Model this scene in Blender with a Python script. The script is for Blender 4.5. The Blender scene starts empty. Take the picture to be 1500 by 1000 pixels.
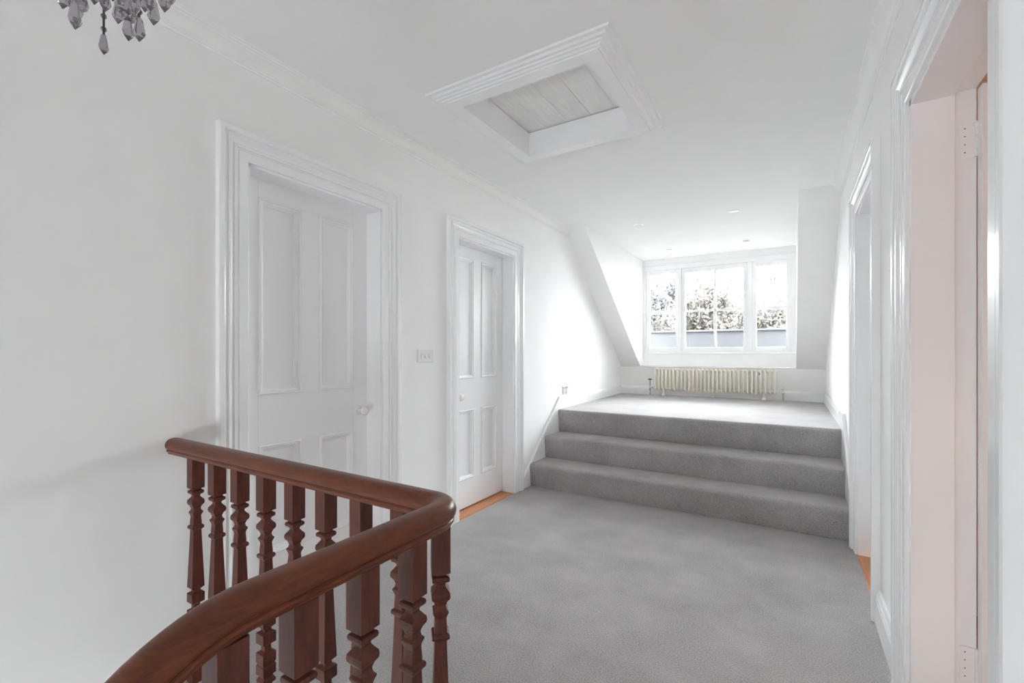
import bpy, bmesh, math, random
from mathutils import Vector, Matrix
random.seed(7)
scene = bpy.context.scene
COL = scene.collection
PI = math.pi

# ------------------------------------------------------------------ materials
def new_mat(name):
    m = bpy.data.materials.new(name); m.use_nodes = True
    nt = m.node_tree
    return m, nt, nt.nodes['Principled BSDF']

def paint(name, col, rough, var=0.02, bump=0.0, scale=6.0, coat=0.0):
    m, nt, b = new_mat(name)
    tc = nt.nodes.new('ShaderNodeTexCoord')
    n = nt.nodes.new('ShaderNodeTexNoise'); n.inputs['Scale'].default_value = scale; n.inputs['Detail'].default_value = 4
    nt.links.new(tc.outputs['Object'], n.inputs['Vector'])
    r = nt.nodes.new('ShaderNodeValToRGB')
    r.color_ramp.elements[0].position = .3; r.color_ramp.elements[1].position = .7
    r.color_ramp.elements[0].color = (*[c*(1-var) for c in col], 1)
    r.color_ramp.elements[1].color = (*[min(1, c*(1+var)) for c in col], 1)
    nt.links.new(n.outputs['Fac'], r.inputs['Fac']); nt.links.new(r.outputs['Color'], b.inputs['Base Color'])
    b.inputs['Roughness'].default_value = rough
    b.inputs['Coat Weight'].default_value = coat
    if bump:
        n2 = nt.nodes.new('ShaderNodeTexNoise'); n2.inputs['Scale'].default_value = 220
        nt.links.new(tc.outputs['Object'], n2.inputs['Vector'])
        bp = nt.nodes.new('ShaderNodeBump'); bp.inputs['Strength'].default_value = bump; bp.inputs['Distance'].default_value = .001
        nt.links.new(n2.outputs['Fac'], bp.inputs['Height']); nt.links.new(bp.outputs['Normal'], b.inputs['Normal'])
    return m

def wood(name, dark, light, rough, scale=(9, 9, 1.2), coat=0.0, coat_rough=.1):
    m, nt, b = new_mat(name)
    tc = nt.nodes.new('ShaderNodeTexCoord'); mp = nt.nodes.new('ShaderNodeMapping')
    mp.inputs['Scale'].default_value = scale
    nt.links.new(tc.outputs['Object'], mp.inputs['Vector'])
    n = nt.nodes.new('ShaderNodeTexNoise'); n.inputs['Scale'].default_value = 6; n.inputs['Detail'].default_value = 7; n.inputs['Distortion'].default_value = .8
    nt.links.new(mp.outputs['Vector'], n.inputs['Vector'])
    w = nt.nodes.new('ShaderNodeTexNoise'); w.inputs['Scale'].default_value = 40; w.inputs['Detail'].default_value = 3
    nt.links.new(mp.outputs['Vector'], w.inputs['Vector'])
    mx = nt.nodes.new('ShaderNodeMix'); mx.data_type = 'FLOAT'; mx.inputs[0].default_value = .35
    nt.links.new(n.outputs['Fac'], mx.inputs[2]); nt.links.new(w.outputs['Fac'], mx.inputs[3])
    r = nt.nodes.new('ShaderNodeValToRGB')
    r.color_ramp.elements[0].position = .34; r.color_ramp.elements[1].position = .66
    r.color_ramp.elements[0].color = (*dark, 1); r.color_ramp.elements[1].color = (*light, 1)
    nt.links.new(mx.outputs[0], r.inputs['Fac']); nt.links.new(r.outputs['Color'], b.inputs['Base Color'])
    b.inputs['Roughness'].default_value = rough; b.inputs['Specular IOR Level'].default_value = .38
    b.inputs['Coat Weight'].default_value = coat; b.inputs['Coat Roughness'].default_value = coat_rough
    return m

def carpet(name, lo, hi):
    m, nt, b = new_mat(name)
    tc = nt.nodes.new('ShaderNodeTexCoord')
    fine = nt.nodes.new('ShaderNodeTexNoise'); fine.inputs['Scale'].default_value = 170; fine.inputs['Detail'].default_value = 3
    mid = nt.nodes.new('ShaderNodeTexNoise'); mid.inputs['Scale'].default_value = 3.2; mid.inputs['Detail'].default_value = 6; mid.inputs['Roughness'].default_value = .62
    for n in (fine, mid): nt.links.new(tc.outputs['Object'], n.inputs['Vector'])
    mx = nt.nodes.new('ShaderNodeMix'); mx.data_type = 'FLOAT'; mx.inputs[0].default_value = .35
    nt.links.new(fine.outputs['Fac'], mx.inputs[2]); nt.links.new(mid.outputs['Fac'], mx.inputs[3])
    r = nt.nodes.new('ShaderNodeValToRGB'); r.color_ramp.elements[0].position = .34; r.color_ramp.elements[1].position = .66
    r.color_ramp.elements[0].color = (*lo, 1); r.color_ramp.elements[1].color = (*hi, 1)
    nt.links.new(mx.outputs[0], r.inputs['Fac']); nt.links.new(r.outputs['Color'], b.inputs['Base Color'])
    b.inputs['Roughness'].default_value = 1.0
    b.inputs['Specular IOR Level'].default_value = .1
    b.inputs['Sheen Weight'].default_value = .25; b.inputs['Sheen Roughness'].default_value = .5
    bp = nt.nodes.new('ShaderNodeBump'); bp.inputs['Strength'].default_value = .55; bp.inputs['Distance'].default_value = .004
    nt.links.new(fine.outputs['Fac'], bp.inputs['Height']); nt.links.new(bp.outputs['Normal'], b.inputs['Normal'])
    return m

def metal(name, col, rough):
    m, nt, b = new_mat(name)
    n = nt.nodes.new('ShaderNodeTexNoise'); n.inputs['Scale'].default_value = 60
    mr = nt.nodes.new('ShaderNodeMapRange'); mr.inputs[3].default_value = rough*.8; mr.inputs[4].default_value = rough*1.2
    nt.links.new(n.outputs['Fac'], mr.inputs[0]); nt.links.new(mr.outputs[0], b.inputs['Roughness'])
    b.inputs['Base Color'].default_value = (*col, 1); b.inputs['Metallic'].default_value = 1
    return m

def pane_glass(name):
    m = bpy.data.materials.new(name); m.use_nodes = True; nt = m.node_tree; nt.nodes.clear()
    o = nt.nodes.new('ShaderNodeOutputMaterial'); mix = nt.nodes.new('ShaderNodeMixShader')
    t = nt.nodes.new('ShaderNodeBsdfTransparent'); t.inputs['Color'].default_value = (.98, .99, .99, 1)
    g = nt.nodes.new('ShaderNodeBsdfGlossy'); g.inputs['Roughness'].default_value = .02
    f = nt.nodes.new('ShaderNodeFresnel'); f.inputs['IOR'].default_value = 1.45
    nt.links.new(f.outputs[0], mix.inputs[0]); nt.links.new(t.outputs[0], mix.inputs[1]); nt.links.new(g.outputs[0], mix.inputs[2])
    nt.links.new(mix.outputs[0], o.inputs[0])
    return m

def crystal(name):
    m, nt, b = new_mat(name)
    n = nt.nodes.new('ShaderNodeTexNoise'); n.inputs['Scale'].default_value = 30
    r = nt.nodes.new('ShaderNodeValToRGB')
    r.color_ramp.elements[0].color = (.46, .42, .47, 1); r.color_ramp.elements[1].color = (.58, .54, .59, 1)
    nt.links.new(n.outputs['Fac'], r.inputs['Fac']); nt.links.new(r.outputs['Color'], b.inputs['Base Color'])
    b.inputs['Transmission Weight'].default_value = .92; b.inputs['IOR'].default_value = 1.5; b.inputs['Roughness'].default_value = .03
    return m

def foliage(name, a, b_, trans=.5):
    m, nt, b = new_mat(name)
    oi = nt.nodes.new('ShaderNodeTexNoise'); oi.inputs['Scale'].default_value = 1.6; oi.inputs['Detail'].default_value = 3
    tc = nt.nodes.new('ShaderNodeTexCoord'); nt.links.new(tc.outputs['Object'], oi.inputs['Vector'])
    r = nt.nodes.new('ShaderNodeValToRGB'); r.color_ramp.elements[0].position = .4; r.color_ramp.elements[1].position = .62
    r.color_ramp.elements[0].color = (*a, 1); r.color_ramp.elements[1].color = (*b_, 1)
    nt.links.new(oi.outputs['Fac'], r.inputs['Fac']); nt.links.new(r.outputs['Color'], b.inputs['Base Color'])
    b.inputs['Roughness'].default_value = .6
    tr = nt.nodes.new('ShaderNodeBsdfTranslucent'); nt.links.new(r.outputs['Color'], tr.inputs['Color'])
    mix = nt.nodes.new('ShaderNodeMixShader'); mix.inputs[0].default_value = trans
    out = nt.nodes['Material Output']
    nt.links.new(b.outputs[0], mix.inputs[1]); nt.links.new(tr.outputs[0], mix.inputs[2]); nt.links.new(mix.outputs[0], out.inputs[0])
    return m

def boards(name, col):
    m, nt, b = new_mat(name)
    tc = nt.nodes.new('ShaderNodeTexCoord')
    mp = nt.nodes.new('ShaderNodeMapping'); mp.inputs['Scale'].default_value = (14, 1.2, 1)
    nt.links.new(tc.outputs['Object'], mp.inputs['Vector'])
    n = nt.nodes.new('ShaderNodeTexNoise'); n.inputs['Scale'].default_value = 5; n.inputs['Detail'].default_value = 6
    nt.links.new(mp.outputs['Vector'], n.inputs['Vector'])
    r = nt.nodes.new('ShaderNodeValToRGB'); r.color_ramp.elements[0].position = .35; r.color_ramp.elements[1].position = .65
    r.color_ramp.elements[0].color = (*[c*.93 for c in col], 1); r.color_ramp.elements[1].color = (*col, 1)
    nt.links.new(n.outputs['Fac'], r.inputs['Fac']); nt.links.new(r.outputs['Color'], b.inputs['Base Color'])
    b.inputs['Roughness'].default_value = .6
    return m

M_WALL = paint('wall_white', (.91, .907, .90), .75, .012, .08)
M_CEIL = paint('ceiling_white', (.91, .91, .905), .85, .01, .05)
M_TRIM = paint('trim_gloss_white', (.925, .927, .933), .22, .01, 0, 3)
M_DOOR = paint('door_gloss_white', (.93, .933, .94), .25, .012, 0, 3)
M_TAN = paint('bedroom_tan', (.90, .80, .67), .8, .02)
M_HALL = paint('lower_hall_white', (.9, .9, .895), .8, .01)
M_CARPET = carpet('carpet_grey', (.255, .243, .241), (.495, .477, .475))
M_RAIL = wood('mahogany_rail', (.088, .0185, .0055), (.185, .043, .0105), .36, (2.0, 2.0, 12), .10, .2)
M_BAL = wood('mahogany_baluster', (.055, .012, .007), (.140, .034, .017), .42, (11, 11, 1.4), .05, .25)
M_OAK = wood('orange_oak', (.44, .155, .045), (.62, .26, .09), .35, (14, 1.5, 14), .2)
M_RAD = paint('radiator_cream', (.86, .82, .735), .3, .01)
M_PLASTIC = paint('white_plastic', (.80, .80, .79), .3, .01)
M_CERAMIC = paint('white_ceramic', (.84, .83, .80), .08, .01, 0, 3, .6)
M_SLOT = paint('dark_slot', (.03, .03, .03), .5)
M_BRUSH = metal('brushed_nickel', (.62, .63, .64), .3)
M_CHROME = metal('chrome', (.8, .8, .8), .12)
M_BLACKM = metal('dark_bronze', (.10, .09, .085), .35)
M_GLASS = pane_glass('window_glass')
M_CRYS = crystal('smoky_crystal')
M_BOARD = boards('hatch_boards_white', (.89, .89, .88))
M_LEAD = paint('lead_grey', (.0110, .0128, .0150), .6, .25, 0, 1.2)
M_LAMP = paint('lamp_white', (.9, .9, .89), .4, .01)
M_STICK = paint('sticker_pale_blue', (.62, .65, .74), .5, .02)
M_BARK = wood('bark', (.06, .05, .045), (.12, .10, .085), .9, (4, 4, 1))
M_GROUND = paint('garden_ground', (.06, .07, .05), .9, .3, 0, .5)
M_ROOF = paint('roof_render', (.10, .10, .10), .9, .1)

# ------------------------------------------------------------------ mesh helpers
def BM(): return bmesh.new()

def box(bm, x0, x1, y0, y1, z0, z1):
    v = [bm.verts.new(p) for p in ((x0,y0,z0),(x1,y0,z0),(x1,y1,z0),(x0,y1,z0),(x0,y0,z1),(x1,y0,z1),(x1,y1,z1),(x0,y1,z1))]
    for f in ((0,3,2,1),(4,5,6,7),(0,1,5,4),(1,2,6,5),(2,3,7,6),(3,0,4,7)): bm.faces.new([v[i] for i in f])
    return v

def prism(bm, pts, axis, a, b):
    """extrude polygon pts (2D) along axis from a to b. axis x: pts=(y,z); y: (x,z); z: (x,y)"""
    def P(p, t):
        return {'x': (t, p[0], p[1]), 'y': (p[0], t, p[1]), 'z': (p[0], p[1], t)}[axis]
    A = [bm.verts.new(P(p, a)) for p in pts]; B = [bm.verts.new(P(p, b)) for p in pts]
    n = len(pts)
    bm.faces.new(A); bm.faces.new(B[::-1])
    for i in range(n): bm.faces.new((A[i], B[i], B[(i+1) % n], A[(i+1) % n]))

def rings(bm, R, closed_profile=True, cap=True, closed_path=False):
    V = [[bm.verts.new(p) for p in r] for r in R]
    n = len(V[0]); m = len(V)
    for i in range(m if closed_path else m-1):
        a, b = V[i], V[(i+1) % m]
        for j in range(n if closed_profile else n-1):
            k = (j+1) % n
            bm.faces.new((a[j], a[k], b[k], b[j]))
    if cap and not closed_path:
        bm.faces.new(V[0][::-1]); bm.faces.new(V[-1])
    return V

def lathe(bm, prof, center=(0,0,0), axis='z', n=20, cap=True):
    """prof: list of (radius, h)"""
    R = []
    for r, h in prof:
        ring = []
        for i in range(n):
            a = 2*PI*i/n; c, s = r*math.cos(a), r*math.sin(a)
            p = {'z': (c, s, h), 'x': (h, c, s), 'y': (s, h, c)}[axis]
            ring.append((center[0]+p[0], center[1]+p[1], center[2]+p[2]))
        R.append(ring)
    rings(bm, R, True, cap)

def tube(bm, pts, r, n=10, cap=True):
    pts = [Vector(p) for p in pts]; R = []
    up = Vector((0, 0, 1))
    for i, p in enumerate(pts):
        t = (pts[min(i+1, len(pts)-1)] - pts[max(i-1, 0)]).normalized()
        u = up if abs(t.dot(up)) < .95 else Vector((1, 0, 0))
        a = t.cross(u).normalized(); b = a.cross(t)
        rr = r[i] if isinstance(r, (list, tuple)) else r
        R.append([p + rr*(math.cos(2*PI*k/n)*a + math.sin(2*PI*k/n)*b) for k in range(n)])
    rings(bm, R, True, cap)

def obj(name, bm, mat, parent=None, smooth=False, bevel=0.0, seg=2, loc=None, angle=35):
    bmesh.ops.remove_doubles(bm, verts=bm.verts, dist=1e-6)
    bmesh.ops.recalc_face_normals(bm, faces=bm.faces)
    me = bpy.data.meshes.new(name); bm.to_mesh(me); bm.free()
    if mat: me.materials.append(mat)
    o = bpy.data.objects.new(name, me); COL.objects.link(o)
    if smooth:
        for p in me.polygons: p.use_smooth = True
        me.set_sharp_from_angle(angle=math.radians(angle))
    if bevel:
        md = o.modifiers.new('bevel', 'BEVEL'); md.width = bevel; md.segments = seg; md.limit_method = 'ANGLE'; md.angle_limit = math.radians(40)
    if parent: o.parent = parent
    if loc: o.location = loc
    return o

def tag(o, label, cat, group=None, kind=None):
    o['label'] = label; o['category'] = cat
    if group: o['group'] = group
    if kind: o['kind'] = kind
    return o

def struct(name, bm, mat, label=None, cat=None, **kw):
    o = obj(name, bm, mat, **kw); o['kind'] = 'structure'
    if label: o['label'] = label; o['category'] = cat
    return o

def thing(name, label, cat, loc=(0,0,0), rz=0.0, group=None, kind=None):
    o = bpy.data.objects.new(name, None); COL.objects.link(o)
    o.location = loc; o.rotation_euler = (0, 0, rz); o.empty_display_size = .05
    return tag(o, label, cat, group, kind)

def copy_tree(o, parent=None):
    c = o.copy(); COL.objects.link(c)
    if parent: c.parent = parent
    for ch in o.children: copy_tree(ch, c)
    return c

# ------------------------------------------------------------------ key dimensions
XL, XR = -2.043, .335            # landing wall faces
XL2 = -2.108                     # left wall face at the dormer end (wall runs slightly out)
ZC = 2.53                        # ceiling
ZU = .635                        # upper floor
YK = 6.42                        # knee wall face
ZK = 1.02                        # knee wall top
YS = 4.37                        # slope meets ceiling
YW = 6.56                        # window wall face
DL, DR = -1.82, .045             # dormer cheeks
ZB = -2.6                        # lower hall floor
HD = 2.04                        # door opening height

def wall_y(bm, x0, x1, y0, y1, z0, z1, openings):
    """wall running along Y with rectangular openings (ya, yb, za, zb)"""
    y = y0
    for ya, yb, za, zb in sorted(openings):
        if ya > y: box(bm, x0, x1, y, ya, z0, z1)
        if za > z0: box(bm, x0, x1, ya, yb, z0, za)
        if zb < z1: box(bm, x0, x1, ya, yb, zb, z1)
        y = yb
    if y < y1: box(bm, x0, x1, y, y1, z0, z1)

D1 = (1.098, 1.868); D2 = (2.585, 3.352); D3 = (1.229, 1.984); D4 = (2.715, 3.40)

# ------------------------------------------------------------------ walls, floors, ceiling
bm = BM()
wall_y(bm, XL-.16, XL, -3.1, 4.4, ZB, ZC+.05, [(*D1, 0, HD), (*D2, 0, HD)])
A = [(XL, 4.4), (XL2, 6.75), (XL2-.16, 6.75), (XL-.16, 4.4)]
prism(bm, A, 'z', 0, ZC+.05)
struct('wall_left', bm, M_WALL, 'long white plastered wall with two panelled doors on the left', 'wall')

bm = BM()
wall_y(bm, XR, XR+.155, -3.1, 6.75, ZB, ZC+.05, [(*D3, 0, HD), (*D4, 0, HD)])
struct('wall_right', bm, M_WALL, 'white plastered wall with two doorways on the right', 'wall')

bm = BM()   # wall behind the viewer, at the far side of the stairwell, with an opening added for fill daylight
box(bm, XL-.16, -1.35, -3.1, -2.95, ZB, ZC+.05); box(bm, -.45, XR+.1, -3.1, -2.95, ZB, ZC+.05)
box(bm, -1.35, -.45, -3.1, -2.95, ZB, -.75); box(bm, -1.35, -.45, -3.1, -2.95, .4, ZC+.05)
struct('wall_rear', bm, M_WALL)

bm = BM()   # knee wall under the window, its top is the dormer sill
box(bm, XL2-.16, XR+.155, YK, 6.75, .3, ZK)
box(bm, DL, DR, YW, 6.75, ZK-.01, 1.20)                 # panel below the window
box(bm, DL, DR, YW, 6.75, 2.455, ZC+.05)                # head above the window
struct('wall_back', bm, M_WALL, 'low white knee wall behind the radiator', 'wall')

# sloping roof undersides on either side of the dormer; their inner faces are the dormer cheeks
S = [(YS, ZC), (YK, ZK), (6.75, ZK), (6.75, ZC+.05), (YS, ZC+.05)]
for side, xa, xb in (('left', XL2-.16, DL), ('right', DR, XR+.155)):
    bm = BM(); prism(bm, S, 'x', xa, xb)
    struct('wall_slope_'+side, bm, M_WALL, 'white sloping ceiling and dormer cheek %s of the window' % side, 'wall')

# ceiling with the loft opening
HX0, HX1, HY0, HY1 = -1.465, -.767, 1.898, 2.60
bm = BM()
cx0, cx1, cy0, cy1 = XL-.16, XR+.155, -3.1, 6.75
hx0, hx1, hy0, hy1 = HX0-.02, HX1+.02, HY0-.02, HY1+.02
box(bm, cx0, hx0, cy0, cy1, ZC, ZC+.05); box(bm, hx1, cx1, cy0, cy1, ZC, ZC+.05)
box(bm, hx0, hx1, cy0, hy0, ZC, ZC+.05); box(bm, hx0, hx1, hy1, cy1, ZC, ZC+.05)
struct('ceiling', bm, M_CEIL, 'flat white ceiling with a loft opening', 'ceiling')

# landing carpet (L shaped round the stairwell)
bm = BM()
prism(bm, [(XL, .77), (-.705, .77), (-.705, .30), (XR, .30), (XR, 3.70), (XL, 3.70)], 'z', -.22, 0)
struct('floor', bm, M_CARPET, 'grey carpet on the landing', 'floor')
bm = BM()
prism(bm, [(XL, 4.27), (XR, 4.27), (XR, YK), (XL2, YK), (XL, 4.4)], 'z', .05, ZU-.022)
prism(bm, [(XL, 4.26), (XR, 4.26), (XR, YK), (XL2, YK), (XL, 4.4)], 'z', ZU-.022, ZU)
struct('floor_upper', bm, M_CARPET, 'pale grey carpet on the raised floor by the window', 'floor')

# lower hall and the flight going down behind the viewer
bm = BM(); box(bm, XL-.16, XR+.155, -3.1, 4.0, ZB-.1, ZB)
struct('floor_lower', bm, M_CARPET)
bm = BM(); box(bm, XL, -.72, .80, .90, ZB, -.22); box(bm, -.72, -.62, .30, .90, ZB, -.22); box(bm, -.62, XR, .42, .52, ZB, -.22)
struct('wall_stairwell', bm, M_HALL)
bm = BM()
prism(bm, [(.30, 0), (.30, -.2), (.05, -.2), (.05, -.4), (-.2, -.4), (-.2, -.6), (-.45, -.6), (-.45, -.8), (-.7, -.8), (-.7, -1.0), (-.95, -1.0), (-.95, -1.2), (-1.2, -1.2), (-1.2, -1.45), (.30, -.35)], 'x', -.66, XR-.001)
struct('floor_flight', bm, M_CARPET)
bm = BM()
box(bm, XL, -.705, .745, .77, -.24, -.002); box(bm, -.73, -.705, .30, .745, -.24, -.002)
struct('trim_1', bm, M_TRIM, bevel=.004)

# left bedrooms behind the closed doors (unlit shells) and the open room on the right
bm = BM()
box(bm, -4.6, -4.5, .3, 4.3, -.1, 2.6); box(bm, -4.6, XL-.16, .2, .3, -.1, 2.6); box(bm, -4.6, XL-.16, 4.2, 4.3, -.1, 2.6)
box(bm, -4.6, XL-.16, .2, 4.3, 2.55, 2.65)
struct('wall_bedroom_left', bm, M_HALL)
bm = BM(); box(bm, -4.6, XL-.005, .2, 4.3, -.12, -.012)
struct('floor_bedroom_left', bm, M_OAK)

XB = 3.6
bm = BM()
box(bm, XR+.155, XB+.1, 2.9, 3.0, -.1, 2.6); box(bm, XR+.155, XB+.1, -.9, -.8, -.1, 2.6)
wall_y(bm, XB, XB+.1, -.8, 2.9, -.1, 2.6, [(.1, .7, 1.2, 1.8)])
box(bm, XR+.155, XB+.1, -.9, 3.0, 2.55, 2.65)
box(bm, XR+.155, XR+.165, -.8, 1.19, -.1, 2.55); box(bm, XR+.155, XR+.165, 2.02, 2.9, -.1, 2.55); box(bm, XR+.155, XR+.165, 1.19, 2.02, 2.08, 2.55)
struct('wall_bedroom_right', bm, M_TAN, 'tan wall of the room beyond the open door', 'wall')
bm = BM(); box(bm, XR+.005, XB+.1, -.9, 3.6, -.12, -.004)
struct('floor_bedroom_right', bm, M_OAK, 'orange wooden floor beyond the right doorways', 'floor')

# ------------------------------------------------------------------ cornice
CP = [(0, .082), (.006, .082), (.008, .074), (.014, .072), (.014, .066), (.018, .062), (.022, .05), (.030, .036), (.040, .026), (.046, .022), (.048, .017), (.055, .015), (.056, .008), (.063, .006), (.064, 0), (0, 0)]
bm = BM()
prism(bm, [(XL+d, ZC-h) for d, h in CP], 'y', -2.95, 4.50)
struct('trim_2', bm, M_WALL, 'moulded white cornice along the left wall', 'cornice', smooth=True, angle=25)
bm = BM()
prism(bm, [(XR-d, ZC-h) for d, h in CP], 'y', -2.95, 4.50)
struct('trim_3', bm, M_WALL, 'moulded white cornice along the right wall', 'cornice', smooth=True, angle=25)

# ------------------------------------------------------------------ skirting boards
SK = [(0, 0), (.019, 0), (.019, .085), (.016, .092), (.017, .098), (.012, .106), (.008, .116), (.005, .12), (0, .12)]
def skirt(name, x, sgn, y0, y1, z, h=1.0):
    bm = BM(); prism(bm, [(x+sgn*d, z+hh*h) for d, hh in SK], 'y', y0, y1)
    return struct(name, bm, M_TRIM)
def arch_out(d): return (d[0]-.13, d[1]+.13)
skirt('baseboard_left', XL, 1, arch_out(D1)[1], arch_out(D2)[0], 0, 1.25)
skirt('baseboard_right', XR, -1, arch_out(D3)[1], arch_out(D4)[0], 0, 1.25)
skirt('baseboard_right_near', XR, -1, .3, arch_out(D3)[0], 0, 1.25)
bm = BM()   # raking skirting beside the steps, left
prism(bm, [(arch_out(D2)[1], 0), (arch_out(D2)[1], .085), (3.60, .19), (4.235, .762), (4.30, .757), (4.42, .757), (4.42, .6), (4.3, .5), (4.0, .1), (3.8, 0)], 'x', XL, XL+.022)
struct('trim_4', bm, M_TRIM, 'white raking skirting climbing beside the left end of the steps', 'skirting', bevel=.004)
bm = BM()
prism(bm, [(arch_out(D4)[1], 0), (arch_out(D4)[1], .17), (4.10, .765), (4.17, .765), (4.42, .757), (4.42, .6), (4.3, .5), (4.0, .1), (3.8, 0)], 'x', XR-.02, XR)
struct('trim_5', bm, M_TRIM, 'white raking skirting climbing beside the right end of the steps', 'skirting', bevel=.004)
bm = BM()
R = []
for x, y in ((XL+.001, 4.40), (XL2, YK)):
    R.append([(x+d, y, ZU-.01+h*1.05) for d, h in SK])
rings(bm, R)
struct('baseboard_upper_left', bm, M_TRIM)
skirt('baseboard_upper_right', XR, -1, 4.40, YK, ZU-.01, 1.05)
bm = BM(); prism(bm, [(YK-d, ZU-.01+h*1.05) for d, h in SK], 'x', XL2, XR)
struct('baseboard_back', bm, M_TRIM)

# ------------------------------------------------------------------ door casings (architraves + jamb linings)
AP = [(0, 0), (0, .012), (.004, .0145), (.040, .0145), (.043, .010), (.048, .010), (.050, .0165), (.056, .0175), (.062, .0165), (.064, .013), (.070, .014), (.078, .018), (.085, .025), (.090, .026), (.092, .020), (.100, .020), (.104, .0285), (.110, .032), (.124, .032), (.130, .029), (.130, 0)]
def architrave(bm, x, sgn, y0, y1, z1, wid=1.0):
    R = []
    R.append([(x+sgn*p, y0-t*wid, 0.0) for t, p in AP])
    R.append([(x+sgn*p, y0-t*wid, z1+t*wid) for t, p in AP])
    R.append([(x+sgn*p, y1+t*wid, z1+t*wid) for t, p in AP])
    R.append([(x+sgn*p, y1+t*wid, 0.0) for t, p in AP])
    rings(bm, R)
def lining(bm, xa, xb, y0, y1, z1, th=.012):
    box(bm, xa, xb, y0-.001, y0+th, 0, z1); box(bm, xa, xb, y1-th, y1+.001, 0, z1); box(bm, xa, xb, y0, y1, z1-th, z1+.001)

def casing(name, x, sgn, D, label):
    bm = BM(); architrave(bm, x, sgn, D[0], D[1], HD)
    return struct(name, bm, M_TRIM, label, 'door frame', smooth=True, angle=20)
casing('trim_6', XL, 1, D1, 'moulded white door frame nearest the banister')
casing('trim_7', XL, 1, D2, 'moulded white door frame beside the left end of the steps')
casing('trim_8', XR, -1, D3, 'moulded white door frame round the open doorway at right')
casing('trim_9', XR, -1, D4, 'moulded white door frame beside the right end of the steps')
bm = BM(); lining(bm, XL-.155, XL+.002, *D1, HD); struct('trim_10', bm, M_TRIM, bevel=.001)
bm = BM(); lining(bm, XL-.155, XL+.002, *D2, HD); struct('trim_11', bm, M_TRIM, bevel=.001)
bm = BM(); lining(bm, XR-.002, XR+.105, *D3, HD, .022); lining(bm, XR+.10, XR+.158, *D3, HD, .008); struct('trim_12', bm, M_TRIM, bevel=.0015)
bm = BM(); lining(bm, XR-.002, XR+.15, *D4, HD); struct('trim_13', bm, M_TRIM, bevel=.001)
# wooden thresholds
bm = BM(); box(bm, XL-.15, XL+.004, D2[0]+.012, D2[1]-.012, -.02, .004); struct('trim_14', bm, M_OAK, 'orange oak threshold strip under the closed door', 'threshold', bevel=.003)
bm = BM(); box(bm, XL-.15, XL+.004, D1[0]+.012, D1[1]-.012, -.02, .004); struct('trim_15', bm, M_OAK, bevel=.003)
bm = BM(); box(bm, XR-.004, XR+.15, D4[0]+.012, D4[1]-.012, -.02, .004); struct('trim_16', bm, M_OAK, 'orange oak threshold strip in the right doorway', 'threshold', bevel=.003)

# ------------------------------------------------------------------ four-panel doors
def door_leaf(w, h, th=.04):
    """panelled leaf in local space: width along +y from 0, front face at x=0 looking +x, back at -th"""
    bm = BM()
    s = .10                      # stile
    zb = (.215, .755, .995, 1.935)  # panel openings: bottom pair, top pair
    mid = (w/2-.052, w/2+.052)
    box(bm, -th, 0, 0, s, 0, h); box(bm, -th, 0, w-s, w, 0, h)
    box(bm, -th, 0, s, w-s, 0, zb[0]); box(bm, -th, 0, s, w-s, zb[1], zb[2]); box(bm, -th, 0, s, w-s, zb[3], h)
    for a, b in ((zb[0], zb[1]), (zb[2], zb[3])): box(bm, -th, 0, mid[0], mid[1], a, b)
    cells = [(y0, y1, a, b) for a, b in ((zb[0], zb[1]), (zb[2], zb[3])) for y0, y1 in ((s, mid[0]), (mid[1], w-s))]
    for y0, y1, a, b in cells: box(bm, -th+.006, -.014, y0, y1, a, b)
    return bm, cells
MP = [(0, -.014), (0, .002), (.004, .0065), (.010, .0065), (.012, .002), (.016, .001), (.022, -.003), (.028, -.009), (.032, -.0095), (.035, -.014)]
def panel_moulding(cell):
    y0, y1, a, b = cell
    bm = BM()
    R = [[(p, y0+t, a+t) for t, p in MP], [(p, y1-t, a+t) for t, p in MP], [(p, y1-t, b-t) for t, p in MP], [(p, y0+t, b-t) for t, p in MP]]
    rings(bm, R, True, False, True)
    return bm
def make_door(name, loc, rz, w, h, knob_y, label, knob=True):
    bm, cells = door_leaf(w, h)
    d = obj(name, bm, M_DOOR, bevel=.0015)
    d['kind'] = 'structure'; d['label'] = label; d['category'] = 'door'
    d.location = loc; d.rotation_euler = (0, 0, rz)
    for c in cells:
        obj('panel_moulding', panel_moulding(c), M_DOOR, d, smooth=True, angle=20)
    if knob:
        bm = BM()
        lathe(bm, [(.0, .068), (.012, .067), (.021, .062), (.0265, .053), (.027, .047), (.024, .038), (.016, .030), (.0115, .024), (.0115, .006), (.0, .006)], (0, knob_y, .862), 'x', 24, False)
        k = obj('knob', bm, M_CERAMIC, d, smooth=True); k['label'] = 'white ceramic door knob'
        bm = BM(); lathe(bm, [(0, .009), (.018, .0085), (.026, .006), (.028, 0), (0, 0)], (0, knob_y, .862), 'x', 24, False)
        obj('rose', bm, M_CERAMIC, k, smooth=True)
    return d
make_door('door_1', (-2.155, D1[0]+.010, .008), 0, .75, 2.022, .69, 'closed white four-panel door behind the banister')
make_door('door_2', (-2.150, D2[0]+.010, .012), 0, .747, 2.018, .098, 'closed white four-panel door beside the steps')
d3 = make_door('door_3', (XR+.1595, 1.935, .006), -PI/2, .74, 2.02, .67, 'white door standing open into the room at right')
make_door('door_4', (XR+.118, D4[1]-.010, .012), PI, .665, 2.018, .60, 'white door set back in the doorway beside the steps')

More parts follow.
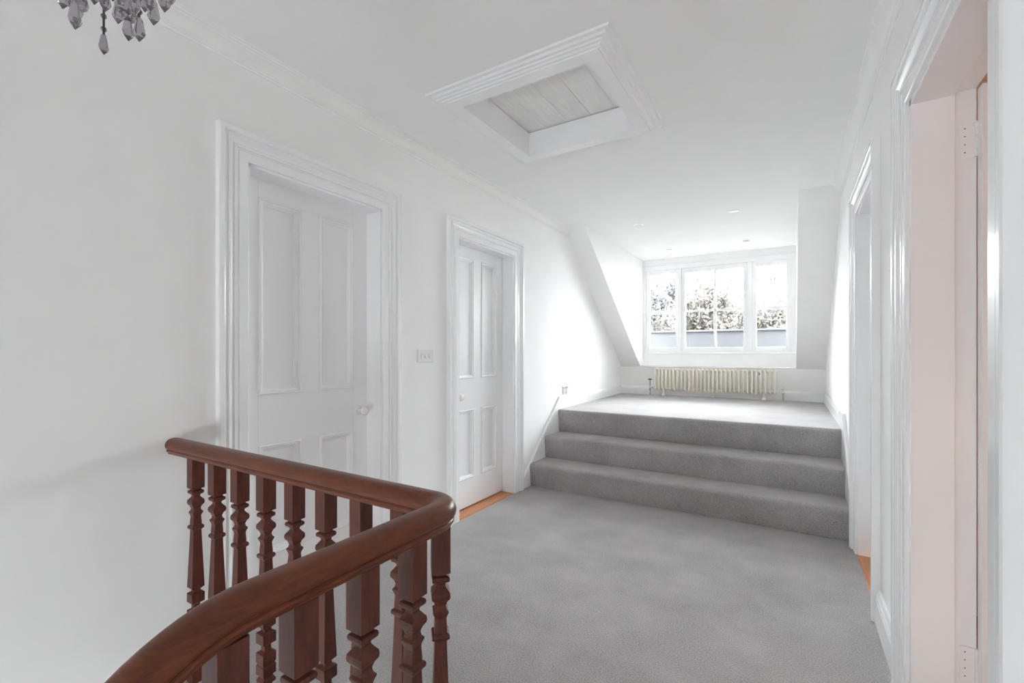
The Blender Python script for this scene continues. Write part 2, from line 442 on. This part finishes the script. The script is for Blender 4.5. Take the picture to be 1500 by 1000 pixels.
# butt hinges of the open door
def hinge(zc):
    bm = BM()
    for k in range(5):
        lathe(bm, [(.006, zc-.055+k*.022+.0006), (.006, zc-.055+k*.022+.0214)], (XR+.158, 1.972, 0), 'z', 12)
    h = obj('hinge', bm, M_TRIM, None, smooth=True)
    bm = BM(); box(bm, XR+.118, XR+.156, 1.9725, 1.9762, zc-.055, zc+.055)
    pl = obj('hinge_plate', bm, M_TRIM, h, bevel=.0006)
    bm = BM()
    for q in (-.038, -.013, .013, .038): lathe(bm, [(.0019, 1.9722), (.0019, 1.9728)], (XR+.130, 0, zc+q), 'y', 10)
    obj('screws', bm, M_BLACKM, pl)
    h.parent = d3; h.matrix_parent_inverse = Matrix.LocRotScale(d3.location, d3.rotation_euler, d3.scale).inverted()
for zc in (1.872, .222): hinge(zc)

# ------------------------------------------------------------------ carpeted steps
st = thing('carpeted_steps', 'three grey carpeted steps climbing to the raised window floor', 'steps', (-.85, 3.9, 0))
RY = (3.605, 3.895, 4.195); RZ = (0, .205, .41, ZU)
for k in range(3):
    yr = RY[k]; z0, z1 = RZ[k], RZ[k+1]
    yb = RY[k+1]+.03 if k < 2 else 4.26
    prof = [(yr+.012, z0), (yr+.006, z0+.02), (yr-.002, z0+.12), (yr-.010, z1-.05)]
    for a in range(0, 91, 10):
        r = .024
        prof.append((yr-.012+r - r*math.cos(math.radians(a)), z1-r + r*math.sin(math.radians(a))))
    prof += [(yb, z1), (yb, z0)]
    bm = BM(); prism(bm, prof, 'x', XL+.021, XR-.019)
    o = obj('step', bm, M_CARPET, st, smooth=True, angle=40, loc=(.85, -3.9, 0))

# ------------------------------------------------------------------ balustrade
bx, by, zr = -.658, .818, .8455
bal = thing('balustrade', 'dark mahogany banister with square-turned balusters round the stairwell', 'banister', (bx, by, 0))
HP = [(0, .029), (.009, .0285), (.017, .0262), (.0235, .0215), (.0285, .014), (.031, .005), (.0305, -.002), (.028, -.0075), (.0235, -.0095), (.0232, -.0120), (.0255, -.0140), (.0265, -.0175), (.0255, -.0205), (.0218, -.0225), (.0205, -.0255), (.0200, -.029)]
HP = HP + [(-a, b) for a, b in HP[::-1][:-1]]
path = [(XL+.002, by, zr), (-1.7, by, zr), (-1.3, by, zr), (-1.0, by, zr)]
rc = .064
for a in range(0, 91, 10):
    t = math.radians(a); path.append((bx-rc+rc*math.sin(t), by-rc+rc*math.cos(t), zr))
path += [(bx, .62, zr), (bx, .52, zr), (bx, .42, zr)]
# easing down to the pitch of the flight
pitch = math.radians(36); re = .25
y0 = .360
for k in range(0, 9):
    a = pitch*k/8
    path.append((bx, y0-re*math.sin(a), zr-re*(1-math.cos(a))))
ye, ze = path[-1][1], path[-1][2]
for k in range(1, 9): path.append((bx, ye-.11*k, ze-.11*k*math.tan(pitch)))
bm = BM(); R = []
P = [Vector(p) for p in path]
for i, p in enumerate(P):
    t = (P[min(i+1, len(P)-1)]-P[max(i-1, 0)]).normalized()
    rgt = t.cross(Vector((0, 0, 1))).normalized(); up = rgt.cross(t)
    R.append([p + a*rgt + b*up - Vector((bx, by, 0)) for a, b in HP])
rings(bm, R)
obj('handrail', bm, M_RAIL, bal, smooth=True, angle=50)
HB = .021
BP = [(1, 0), (1, .150), (.62, .156), (.62, .162), (.95, .168), (.98, .176), (.70, .186), (.70, .190), (1, .194), (1, .222), (.9, .225), (.9, .229), (1, .232), (1, .262), (.5, .268), (.5, .286), (1, .292), (1, .324), (.52, .330), (.52, .336), (.98, .346),
      (.64, .553), (.68, .556), (.93, .561), (.95, .566), (.90, .571), (.66, .574), (.68, .580), (.60, .604), (.66, .610), (.80, .617), (.84, .621), (.62, .626), (.55, .634), (.70, .643), (.96, .651), (1.0, .657), (.96, .664), (.70, .671), (.50, .677), (.48, .681), (.62, .685), (.90, .689), (.95, .694), (.90, .699), (.62, .702), (.62, .706), (1, .7085), (1, .8165)]
def baluster_mesh(zb=0.0, ztop=.8165):
    bm = BM()
    R = []
    for f, z in BP:
        if z <= .15: zz = zb + (z/.15)*(.15-zb) if zb else z
        else: zz = z
        if z >= .80: zz = ztop
        h = HB*f
        R.append([(-h, -h, zz), (h, -h, zz), (h, h, zz), (-h, h, zz)])
    rings(bm, R)
    return bm
b0 = obj('baluster', baluster_mesh(), M_BAL, bal, bevel=.0012, seg=2)
xs = [-1.868, -1.716, -1.567, -1.414, -1.264, -1.117, -.972, -.822]
b0.location = (xs[0]-bx, 0, 0)
for x in xs[1:]:
    c = b0.copy(); COL.objects.link(c); c.location = (x-bx, 0, 0)
c = b0.copy(); COL.objects.link(c); c.location = (-.022, -.022, 0); c.rotation_euler = (0, 0, PI/4)
for y in (.684, .558, .433):
    c = b0.copy(); COL.objects.link(c); c.location = (0, y-by, 0)
bt = obj('baluster', baluster_mesh(0, .812), M_BAL, bal, bevel=.0012); bt.location = (0, .325-by, 0)
bt = obj('baluster', baluster_mesh(-.195, .765), M_BAL, bal, bevel=.0012); bt.location = (0, .185-by, 0)

# ------------------------------------------------------------------ loft hatch
lh = thing('loft_hatch', 'square loft hatch with moulded white frame in the ceiling', 'loft hatch', ((HX0+HX1)/2, (HY0+HY1)/2, ZC))
off = (-(HX0+HX1)/2, -(HY0+HY1)/2, -ZC)
FP = [(0, 0), (0, .040), (.066, .040), (.068, .034), (.080, .034), (.086, .028), (.096, .026), (.100, .020), (.112, .018), (.120, .010), (.135, .008), (.140, 0)]
bm = BM()
FP = [(t+.002, p) for t, p in FP]
R = [[(HX0-t, HY0-t, ZC-p) for t, p in FP], [(HX1+t, HY0-t, ZC-p) for t, p in FP], [(HX1+t, HY1+t, ZC-p) for t, p in FP], [(HX0-t, HY1+t, ZC-p) for t, p in FP]]
rings(bm, R, True, False, True)
obj('frame', bm, M_TRIM, lh, smooth=True, angle=20, loc=off)
bm = BM()
t = .02
for a in ((HX0-t, HX0, HY0-t, HY1+t), (HX1, HX1+t, HY0-t, HY1+t), (HX0, HX1, HY0-t, HY0), (HX0, HX1, HY1, HY1+t)):
    box(bm, *a, ZC-.0395, 2.643)
obj('lining', bm, M_TRIM, lh, loc=off)
bm = BM()
nb = 5; wv = (HX1-HX0+.06)/nb
for k in range(nb):
    x0 = HX0-.03+k*wv
    box(bm, x0+.0005, x0+wv-.0005, HY0-.03, HY1+.03, 2.650, 2.668)
box(bm, HX0-.035, HX1+.035, HY0-.035, HY1+.035, 2.658, 2.672)
obj('boarded_panel', bm, M_BOARD, lh, bevel=.001, loc=off)
bm = BM(); box(bm, HX0-.06, HX1+.06, HY0-.06, HY1+.06, 2.672, 2.70)
for a in ((HX0-.06, HX0-.04, HY0-.06, HY1+.06), (HX1+.04, HX1+.06, HY0-.06, HY1+.06), (HX0-.04, HX1+.04, HY0-.06, HY0-.04), (HX0-.04, HX1+.04, HY1+.04, HY1+.06)): box(bm, *a, 2.585, 2.672)
obj('gap_shade_box', bm, M_SLOT, lh, loc=off)  # near-black box added behind the panel, its colour stands in for shade in the gap

# ------------------------------------------------------------------ window
win = thing('window_1', 'white timber dormer window of three sashes looking on trees', 'window', (-.89, 6.60, 1.2), kind='structure')
wo = (.89, -6.60, -1.2)
G = [(-1.735, -1.377), (-1.251, -.535), (-.387, -.058)]
Z0, Z1, ZM = 1.287, 2.315, 1.785
bm = BM()
box(bm, DL, DR, 6.565, 6.66, 1.2, 1.235); box(bm, DL, DR, 6.565, 6.66, 2.375, 2.455)
for a, b in ((DL, -1.785), (-1.331, -1.297), (-.487, -.433), (-.012, DR)): box(bm, a, b, 6.565, 6.66, 1.235, 2.375)
obj('frame', bm, M_TRIM, win, bevel=.003, loc=wo)
bm = BM(); box(bm, DL+.002, DR-.002, 6.545, 6.566, 1.195, 1.212); box(bm, DL+.002, DR-.002, 6.55, 6.566, 2.44, 2.46)
obj('bead', bm, M_TRIM, win, bevel=.003, loc=wo)
bm = BM(); box(bm, DL, DR, YK-.012, YW, ZK-.004, ZK+.012)
obj('sill', bm, M_TRIM, win, bevel=.004, loc=wo)
sash_edges = [(-1.785, -1.331), (-1.297, -.487), (-.433, -.012)]
stick = [(-1.615, 2.165), (-.704, 2.145), (-.205, 2.150)]
for k in range(3):
    g0, g1 = G[k]; s0, s1 = sash_edges[k]
    bm = BM()
    y0, y1 = 6.585, 6.63
    box(bm, s0, g0, y0, y1, 1.235, 2.375); box(bm, g1, s1, y0, y1, 1.235, 2.375)
    box(bm, g0, g1, y0, y1, 1.235, Z0); box(bm, g0, g1, y0, y1, Z1, 2.375)
    sh = obj('sash', bm, M_TRIM, win, bevel=.004, loc=wo)
    bm = BM()
    hb = .022 if k != 1 else .014
    box(bm, g0, g1, 6.592, 6.622, ZM-hb, ZM+hb)
    if k == 1: box(bm, -.889, -.858, 6.592, 6.622, Z0, Z1)
    obj('glazing_bar', bm, M_TRIM, sh, bevel=.004)
    bm = BM()
    box(bm, g0-.004, g1+.004, 6.606, 6.609, Z0-.004, Z1+.004)
    obj('pane', bm, M_GLASS, sh)
    bm = BM()
    sx, sz = stick[k]
    R = [[(sx+r*math.cos(2*PI*i/20), yy, sz+r*math.sin(2*PI*i/20)) for r, yy in ((.014, 6.6045), (.034, 6.6045), (.034, 6.6058), (.014, 6.6058))] for i in range(20)]
    rings(bm, R, True, False, True)
    s = obj('sticker', bm, M_STICK, sh); s['label'] = 'small pale ring sticker on the glass'

# unseen window added behind the viewer for fill daylight, and the window of the right room
def plain_window(name, axis, pos, a0, a1, z0, z1, bars):
    bm = BM(); fw = .05
    def B(a, b, za, zb, d0=-.03, d1=.03):
        if axis == 'y': box(bm, a, b, pos+d0, pos+d1, za, zb)
        else: box(bm, pos+d0, pos+d1, a, b, za, zb)
    B(a0, a0+fw, z0, z1); B(a1-fw, a1, z0, z1); B(a0+fw, a1-fw, z0, z0+fw); B(a0+fw, a1-fw, z1-fw, z1)
    am = (a0+a1)/2; B(am-.015, am+.015, z0+fw, z1-fw, -.02, .02)
    for k in range(1, bars+1):
        z = z0+(z1-z0)*k/(bars+1); B(a0+fw, am-.015, z-.015, z+.015, -.02, .02); B(am+.015, a1-fw, z-.015, z+.015, -.02, .02)
    w = struct(name, bm, M_TRIM)
    bm = BM(); B(a0+.01, a1-.01, z0+.01, z1-.01, .021, .024)
    obj('pane', bm, M_GLASS, w)
plain_window('window_fill_rear', 'y', -3.03, -1.35, -.45, -.75, .4, 1)
plain_window('window_3', 'x', XB+.05, .1, .7, 1.2, 1.8, 1)

# ------------------------------------------------------------------ column radiator
rx0, rx1, rz0, rz1 = -1.607, -.152, .712, 1.008
NS = 30; pitchr = (rx1-rx0)/NS; ry = 6.315
rad = thing('column_radiator', 'long low cream column radiator under the dormer window', 'radiator', ((rx0+rx1)/2, ry, ZU))
ro = Vector(((rx0+rx1)/2, ry, ZU))
def rad_section():
    bm = BM(); r = .0135
    for dy in (-.033, .033):
        tube(bm, [(0, dy*.55, rz0+.012-ZU), (0, dy*.9, rz0+.004-ZU), (0, dy, rz0+.022-ZU), (0, dy, rz1-.022-ZU), (0, dy*.9, rz1-.004-ZU), (0, dy*.55, rz1-.012-ZU)], [.012, .0135, r, r, .0135, .012], 12)
    for z in (rz0+.024-ZU, rz1-.024-ZU):
        tube(bm, [(0, -.03, z), (0, .03, z)], .0145, 10)
        lathe(bm, [(.017, -pitchr/2), (.017, pitchr/2)], (0, 0, z), 'x', 14)
    return bm
s0 = obj('section', rad_section(), M_RAD, rad, smooth=True, angle=60)
s0.location = (rx0+pitchr/2-ro.x, 0, 0)
for k in range(1, NS):
    c = s0.copy(); COL.objects.link(c); c.location = (rx0+pitchr*(k+.5)-ro.x, 0, 0)
for x in (-1.475, -.865, -.288):
    bm = BM(); X = x-ro.x
    R = []
    for z, hw, hd in ((0, .021, .035), (.012, .021, .035), (.03, .014, .028), (.10, .012, .03)):
        R.append([(X-hw, -hd, z), (X+hw, -hd, z), (X+hw, hd, z), (X-hw, hd, z)])
    rings(bm, R); obj('foot', bm, M_RAD, rad, bevel=.003)
# valves
def valve(x, side, wheel):
    X = x-ro.x
    bm = BM(); zc = .105
    tube(bm, [(X, 0, 0), (X, 0, zc-.02)], .0075, 12)
    lathe(bm, [(.0, zc-.04), (.011, zc-.04), (.012, zc-.025), (.0135, zc-.02), (.0135, zc+.012), (.011, zc+.018), (.008, zc+.03), (0, zc+.03)], (X, 0, 0), 'z', 16, False)
    tube(bm, [(X, 0, zc), (X-side*.022, 0, zc), (X-side*.05, 0, zc)], [.010, .010, .008], 12)
    v = obj('valve', bm, M_CHROME, rad, smooth=True, angle=40); v['label'] = 'nickel radiator valve and pipe'
    bm = BM()
    if wheel:
        tube(bm, [(X, 0, zc+.02), (X, 0, .212)], .0045, 10)
        lathe(bm, [(0, .207), (.012, .207), (.026, .210), (.030, .214), (.029, .219), (.014, .222), (.008, .227), (0, .227)], (X, 0, 0), 'z', 20, False)
        w = obj('wheel_head', bm, M_BLACKM, v, smooth=True); w['label'] = 'dark wheel handle'
    else:
        lathe(bm, [(0, zc+.03), (.010, zc+.03), (.012, zc+.036), (.011, zc+.060), (.008, zc+.066), (0, zc+.066)], (X, 0, 0), 'z', 16, False)
        obj('cap', bm, M_CHROME, v, smooth=True)
valve(-1.658, -1, True); valve(-.088, 1, False)
bm = BM(); lathe(bm, [(.0, -.045), (.009, -.045), (.009, -.036), (.006, -.03), (.006, 0)], (-.335-ro.x, 0, rz1-.055-ZU), 'y', 12, False)
o = obj('bleed_valve', bm, M_BLACKM, rad, smooth=True)

# ------------------------------------------------------------------ ceiling downlights
def downlight():
    bm = BM(); lathe(bm, [(.036, -.003), (.039, -.0055), (.046, -.0055), (.050, -.002), (.050, 0), (.036, 0)], (0, 0, 0), 'z', 32, False)
    return bm
labels = ['white recessed downlight nearest the left slope', 'white recessed downlight nearest the right slope',
          'white recessed downlight above the left part of the dormer window', 'white recessed downlight above the right part of the dormer window']
dl = None
for (x, y), lb in zip(((-1.349, 4.68), (-.461, 4.70), (-1.333, 5.987), (-.457, 5.992)), labels):
    if dl is None:
        dl = thing('downlight', lb, 'downlight', (x, y, ZC), 0, 'recessed downlights in the dormer ceiling')
        obj('bezel', downlight(), M_LAMP, dl, smooth=True, angle=40)
        bm = BM(); lathe(bm, [(0, -.005), (.025, -.0048), (.036, -.0035), (.0365, -.0005), (0, -.0005)], (0, 0, 0), 'z', 28, False)
        obj('lamp', bm, M_CERAMIC, dl, smooth=True)
    else:
        c = copy_tree(dl); c.location = (x, y, ZC); c['label'] = lb

# ------------------------------------------------------------------ switch and socket on the left wall
sw = thing('light_switch', 'white three-gang light switch between the two closed doors', 'light switch', (XL, 2.236, 1.186))
bm = BM(); box(bm, 0, .010, -.0735, .0735, -.043, .043)
obj('plate', bm, M_PLASTIC, sw, bevel=.003)
for k, tilt in enumerate((1, -1, -1)):
    yk = -.036+k*.036
    bm = BM(); prism(bm, [(.009, -.013), (.0125 if tilt > 0 else .0165, -.013), (.0165 if tilt > 0 else .0125, .013), (.009, .013)], 'y', yk-.011, yk+.011)
    obj('rocker', bm, M_PLASTIC, sw, bevel=.001)
    bm = BM(); box(bm, .0095, .0104, yk-.0128, yk+.0128, -.015, .015)
    obj('rocker_surround', bm, M_BRUSH, sw)
yS = 4.40
so = thing('wall_socket', 'small brushed metal wall socket just above the raised skirting', 'socket', (XL-.001, yS, .818))
bm = BM(); box(bm, 0, .008, -.0735, .0735, -.043, .043)
obj('faceplate', bm, M_BRUSH, so, bevel=.002)
for s in (-1, 1):
    bm = BM(); box(bm, .0075, .0105, s*.037-.026, s*.037+.026, -.038, .012)
    ins = obj('outlet', bm, M_PLASTIC, so, bevel=.001)
    bm = BM()
    for dy, dz in ((0, .0), (-.011, -.022), (.011, -.022)): box(bm, .0100, .0109, s*.037+dy-.003, s*.037+dy+.003, dz-.004, dz+.004)
    obj('pin_holes', bm, M_SLOT, ins)
    bm = BM(); box(bm, .0075, .0125, s*.037-.009, s*.037+.009, .018, .036)
    obj('switch_rocker', bm, M_PLASTIC, so, bevel=.001)

# ------------------------------------------------------------------ chandelier over the stairwell
CX, CY = -1.215, .36
ch = thing('chandelier', 'smoky crystal chandelier of hanging drops above the stairwell', 'chandelier', (CX, CY, ZC))
def L(x, y, z): return (x-CX, y-CY, z-ZC)
bm = BM()
lathe(bm, [(0, 0), (.055, 0), (.055, -.012), (.03, -.03), (.008, -.04), (.006, -.12), (.006, -.2), (.02, -.215), (.024, -.24), (.012, -.27), (.010, -.33), (.022, -.35), (.03, -.40), (.02, -.44), (.010, -.46), (.022, -.475), (.035, -.49), (.03, -.50), (.012, -.515), (.010, -.56), (.004, -.57)], (0, 0, 0), 'z', 20)
obj('stem', bm, M_CHROME, ch, smooth=True)
def drop_mesh(Lg, w):
    """faceted almond drop: top at 0, tip at -Lg"""
    bm = BM(); n = 6
    prof = [(.0015, 0), (.16*w, -.04*Lg), (.28*w, -.12*Lg), (.50*w, -.66*Lg), (.40*w, -.78*Lg), (.0008, -Lg)]
    lathe(bm, prof, (0, 0, 0), 'z', n)
    return bm
def ball_mesh(r):
    bm = BM(); prof = []
    for k in range(0, 7):
        a = PI*k/6; prof.append((max(.0006, r*math.sin(a)), r*math.cos(a)))
    lathe(bm, prof, (0, 0, 0), 'z', 8)
    return bm
DROP = drop_mesh(.052, .0215)
drop0 = None
def pend(px, py, ztip, Lg=.052, chain=0.0, wfac=1.0):
    """a crystal drop with its tip at (px,py,ztip), on a bead and wire, optional chain above"""
    global drop0
    k = Lg/.052
    if drop0 is None:
        drop0 = obj('crystal_drop', drop_mesh(.052, .0215), M_CRYS, ch)
        o = drop0
    else:
        o = drop0.copy(); COL.objects.link(o)
    o.location = L(px, py, ztip+Lg); o.scale = (k*wfac, k*wfac, k); o.rotation_euler = (0, 0, random.uniform(0, 1))
    bm = BM(); tube(bm, [(0, 0, -.004), (0, 0, .012+chain)], .0009 if not chain else .0022, 6)
    w = obj('wire', bm, M_BLACKM, ch); w.location = L(px, py, ztip+Lg)
    nb_ = 1 + int(chain/.028)
    for q in range(nb_):
        b = obj('bead', ball_mesh(.0055), M_CRYS, ch); b.location = L(px, py, ztip+Lg+.010+q*.028)
# camera-independent layout: central finial, an inner ring and an outer ring of drops on five arms
th_ = math.atan(410/667.); s_, c_ = math.sin(th_), math.cos(th_)
def at(x, y, dep):
    u = (x-750)/667.; v = (518-y)/667.
    return ((-s_+u*c_)*dep, (c_+u*s_)*dep, 1.2+v*dep)
d0 = s_*-CX + c_*CY                         # depth of the stem axis
drops = [(92, 13, -.02, .05, 0), (112, 31, .03, .055, 0), (110, 43, -.06, .055, 0), (138, 7, .08, .045, 0), (152, 80, .04, .045, .075), (154, 17, -.05, .045, 0),
         (173, 35, .02, .05, 0), (188, 60, 0, .052, 0), (204, 61, -.03, .05, .045), (212, 18, .07, .045, 0), (225, 37, .03, .055, 0), (241, 18, -.03, .05, 0), (249, 8, .05, .05, 0),
         (197, 22, -.08, .05, 0), (178, 20, -.10, .05, 0), (220, 16, .0, .05, 0), (120, 2, .0, .05, 0), (165, 2, .10, .05, 0)]
tops = []
for x, y, dd, Lg, chn in drops:
    p = at(x, y, d0+dd); pend(p[0], p[1], p[2], Lg, chn); tops.append((p[0], p[1], p[2]+Lg+chn+.012))
# crystal balls
for x, y, r in ((188, 17, .021), (112, 2, .020)):
    p = at(x, y, d0+(0 if x == 188 else .0))
    b = obj('crystal_ball', ball_mesh(r), M_CRYS, ch); b.location = L(*p)
# arms: each runs from the stem to a glass dish from which the drops of its side hang
for k in range(6):
    a = 2*PI*k/6+.4; rx = .125
    ex, ey = CX+rx*math.cos(a), CY+rx*math.sin(a)
    pts = []
    for q in range(9):
        f = q/8; rr = .015+f*(rx-.015); zz = ZC-.43-.07*math.sin(f*PI)+.05*f
        pts.append(L(CX+rr*math.cos(a), CY+rr*math.sin(a), zz))
    bm = BM(); tube(bm, pts, .006, 8)
    ar = obj('arm', bm, M_CHROME, ch, smooth=True)
    bm = BM(); lathe(bm, [(0, 0), (.015, 0), (.040, .010), (.044, .014), (.040, .016), (.014, .008), (0, .008)], L(ex, ey, ZC-.382), 'z', 18, False)
    obj('drip_dish', bm, M_CRYS, ar, smooth=True)
    bm = BM(); lathe(bm, [(.010, .008), (.010, .085), (.006, .09), (.012, .11), (.010, .125), (.0, .15)], L(ex, ey, ZC-.382), 'z', 14)
    obj('candle_lamp', bm, M_LAMP, ar, smooth=True)
# wire rings carrying the drops
for rr, zz in ((.060, ZC-.515), (.125, ZC-.50)):
    bm = BM()
    R = [[((rr+q*math.cos(t))*math.cos(2*PI*i/36), (rr+q*math.cos(t))*math.sin(2*PI*i/36), zz-ZC+q*math.sin(t)) for q, t in ((.0035, 2*PI*j/8) for j in range(8))] for i in range(36)]
    rings(bm, R, True, False, True); obj('ring', bm, M_CHROME, ch, smooth=True)

# ------------------------------------------------------------------ outside: parapet, roof, garden and trees
bm = BM(); box(bm, -7, 6, 7.75, 7.95, -.2, 1.545); box(bm, -7, 6, 7.72, 7.98, 1.545, 1.575)
tag(obj('parapet', bm, M_LEAD, bevel=.006), 'low grey lead-faced parapet just outside the dormer window', 'parapet')
bm = BM(); box(bm, -7, 6, 6.75, 7.75, -.2, .6)
struct('floor_gutter', bm, M_LEAD)
bm = BM(); box(bm, -60, 60, 7.95, 90, -6.2, -6)
struct('floor_garden', bm, M_GROUND)

F1 = foliage('leaf_grey_green', (.028, .032, .033), (.044, .047, .046))
F2 = foliage('leaf_tan', (.036, .032, .028), (.052, .046, .038))
F3 = foliage('leaf_blue_green', (.024, .030, .034), (.040, .046, .049))
def tree(loc, crown_c, crown_r, n, mat, label, seed):
    rnd = random.Random(seed)
    t = thing('tree', label, 'tree', loc, 0, 'trees beyond the parapet')
    h = crown_c-loc[2]
    bm = BM()
    tube(bm, [(0, 0, 0), (.1, .05, h*.4), (-.05, 0, h*.8), (.05, .1, h+crown_r[2]*.4)], [.22, .17, .12, .04], 9)
    tr = obj('trunk', bm, M_BARK, t, smooth=True)
    bm = BM(); clumps = []
    for k in range(26):
        while True:
            v = Vector((rnd.uniform(-1, 1), rnd.uniform(-1, 1), rnd.uniform(-1, 1)))
            if .25 < v.length < 1: break
        clumps.append((Vector((v.x*crown_r[0], v.y*crown_r[1], h+v.z*crown_r[2])), rnd.uniform(.28, .55)))
    for c, r in clumps:
        tube(bm, [(0, 0, h-crown_r[2]*.6), tuple(c*.5+Vector((0, 0, h*.45))), tuple(c)], [.05, .03, .008], 5)
    obj('branches', bm, M_BARK, t)
    bm = BM()
    for k in range(int(n*1.7)):
        c, r = rnd.choice(clumps)
        d = Vector((rnd.gauss(0, 1), rnd.gauss(0, 1), rnd.gauss(0, .8))).normalized()*r*rnd.uniform(.3, 1.15)
        p = c+d; s = rnd.uniform(.05, .095)
        a = Vector((rnd.uniform(-1, 1), rnd.uniform(-1, 1), rnd.uniform(-1, 1))).normalized(); b = a.orthogonal().normalized()
        q = [p-a*s, p-b*s*.45+a*.1*s, p+a*s, p+b*s*.45+a*.1*s]
        bm.faces.new([bm.verts.new(x) for x in q])
    obj('foliage', bm, mat, t)
def atY(px, Y):
    u = (px-750)/667.; k = Y/(c_+u*s_); return (-s_+u*c_)*k
specs = [(962, 15.5, 2.5, (.9, .9, 1.35), 3000, F1, 'sparse grey-green tree seen through the left sash', 1),
         (1003, 19.5, 2.3, (.8, .8, 1.2), 1800, F1, 'grey-green tree seen between the left and middle sashes', 2),
         (1022, 14.0, 2.35, (.62, .7, 1.15), 2200, F2, 'tall pale tree seen through the left half of the middle sash', 3),
         (1072, 17.0, 1.95, (.85, .8, .95), 3400, F2, 'tan tree seen through the right half of the middle sash', 4),
         (1113, 14.5, 1.75, (.6, .7, .9), 2200, F2, 'low pale tan tree seen at the left of the right sash', 5),
         (1150, 20.5, 2.4, (1.0, .9, 1.25), 4200, F3, 'blue-green tree seen through the right sash', 6)]
for px, Y, zc, cr, n, mt, lb, sd in specs:
    tree((atY(px, Y), Y, -6), zc, cr, n, mt, lb, sd)

# ------------------------------------------------------------------ light: sky and low winter sun
w = bpy.data.worlds.new('sky'); scene.world = w; w.use_nodes = True
bg = w.node_tree.nodes['Background']; bg.inputs['Color'].default_value = (.94, .97, 1.0, 1)
wn = w.node_tree
wtc = wn.nodes.new('ShaderNodeTexCoord'); wsx = wn.nodes.new('ShaderNodeSeparateXYZ'); wmr = wn.nodes.new('ShaderNodeMapRange')
wn.links.new(wtc.outputs['Generated'], wsx.inputs[0]); wn.links.new(wsx.outputs['Z'], wmr.inputs[0])
wmr.inputs[1].default_value = -.05; wmr.inputs[2].default_value = .55; wmr.inputs[3].default_value = 11.0; wmr.inputs[4].default_value = 27.0   # a hazy winter sky, brighter overhead
wn.links.new(wmr.outputs[0], bg.inputs['Strength'])
sd = bpy.data.lights.new('sun', 'SUN'); sd.energy = 7.0; sd.angle = math.radians(.7); sd.color = (1, .90, .76)
so_ = bpy.data.objects.new('sun', sd); COL.objects.link(so_); so_.location = (6, 10, 6)
so_.rotation_euler = Vector((-1, -.5, -.34)).to_track_quat('-Z', 'Y').to_euler()

def portal(name, loc, rot, sx, sy):
    d = bpy.data.lights.new(name, 'AREA'); d.shape = 'RECTANGLE'; d.size = sx; d.size_y = sy
    d.cycles.is_portal = True
    o = bpy.data.objects.new(name, d); COL.objects.link(o); o.location = loc; o.rotation_euler = rot
portal('window_daylight', (-.89, 6.70, 1.82), (-PI/2, 0, 0), 1.86, 1.26)
portal('window_daylight', (-.9, -3.09, -.175), (PI/2, 0, 0), .9, 1.15)  # portal of the added rear window
portal('window_daylight', (XB+.12, .4, 1.5), (0, PI/2, 0), .6, .6)

# ------------------------------------------------------------------ camera
cd = bpy.data.cameras.new('camera'); cam = bpy.data.objects.new('camera', cd); COL.objects.link(cam)
cd.sensor_width = 36; cd.lens = 667/1500*36; cd.shift_y = 18/1500; cd.clip_start = .02
cam.location = (0, 0, 1.2); cam.rotation_euler = (PI/2, 0, th_)
scene.camera = cam
vs = scene.view_settings
vs.view_transform = 'Standard'; vs.look = 'None'; vs.gamma = 1; vs.exposure = 1.22; vs.use_curve_mapping = False
scene.cycles.max_bounces = 40; scene.cycles.diffuse_bounces = 32; scene.cycles.transparent_max_bounces = 16
scene.cycles.sample_clamp_indirect = 30
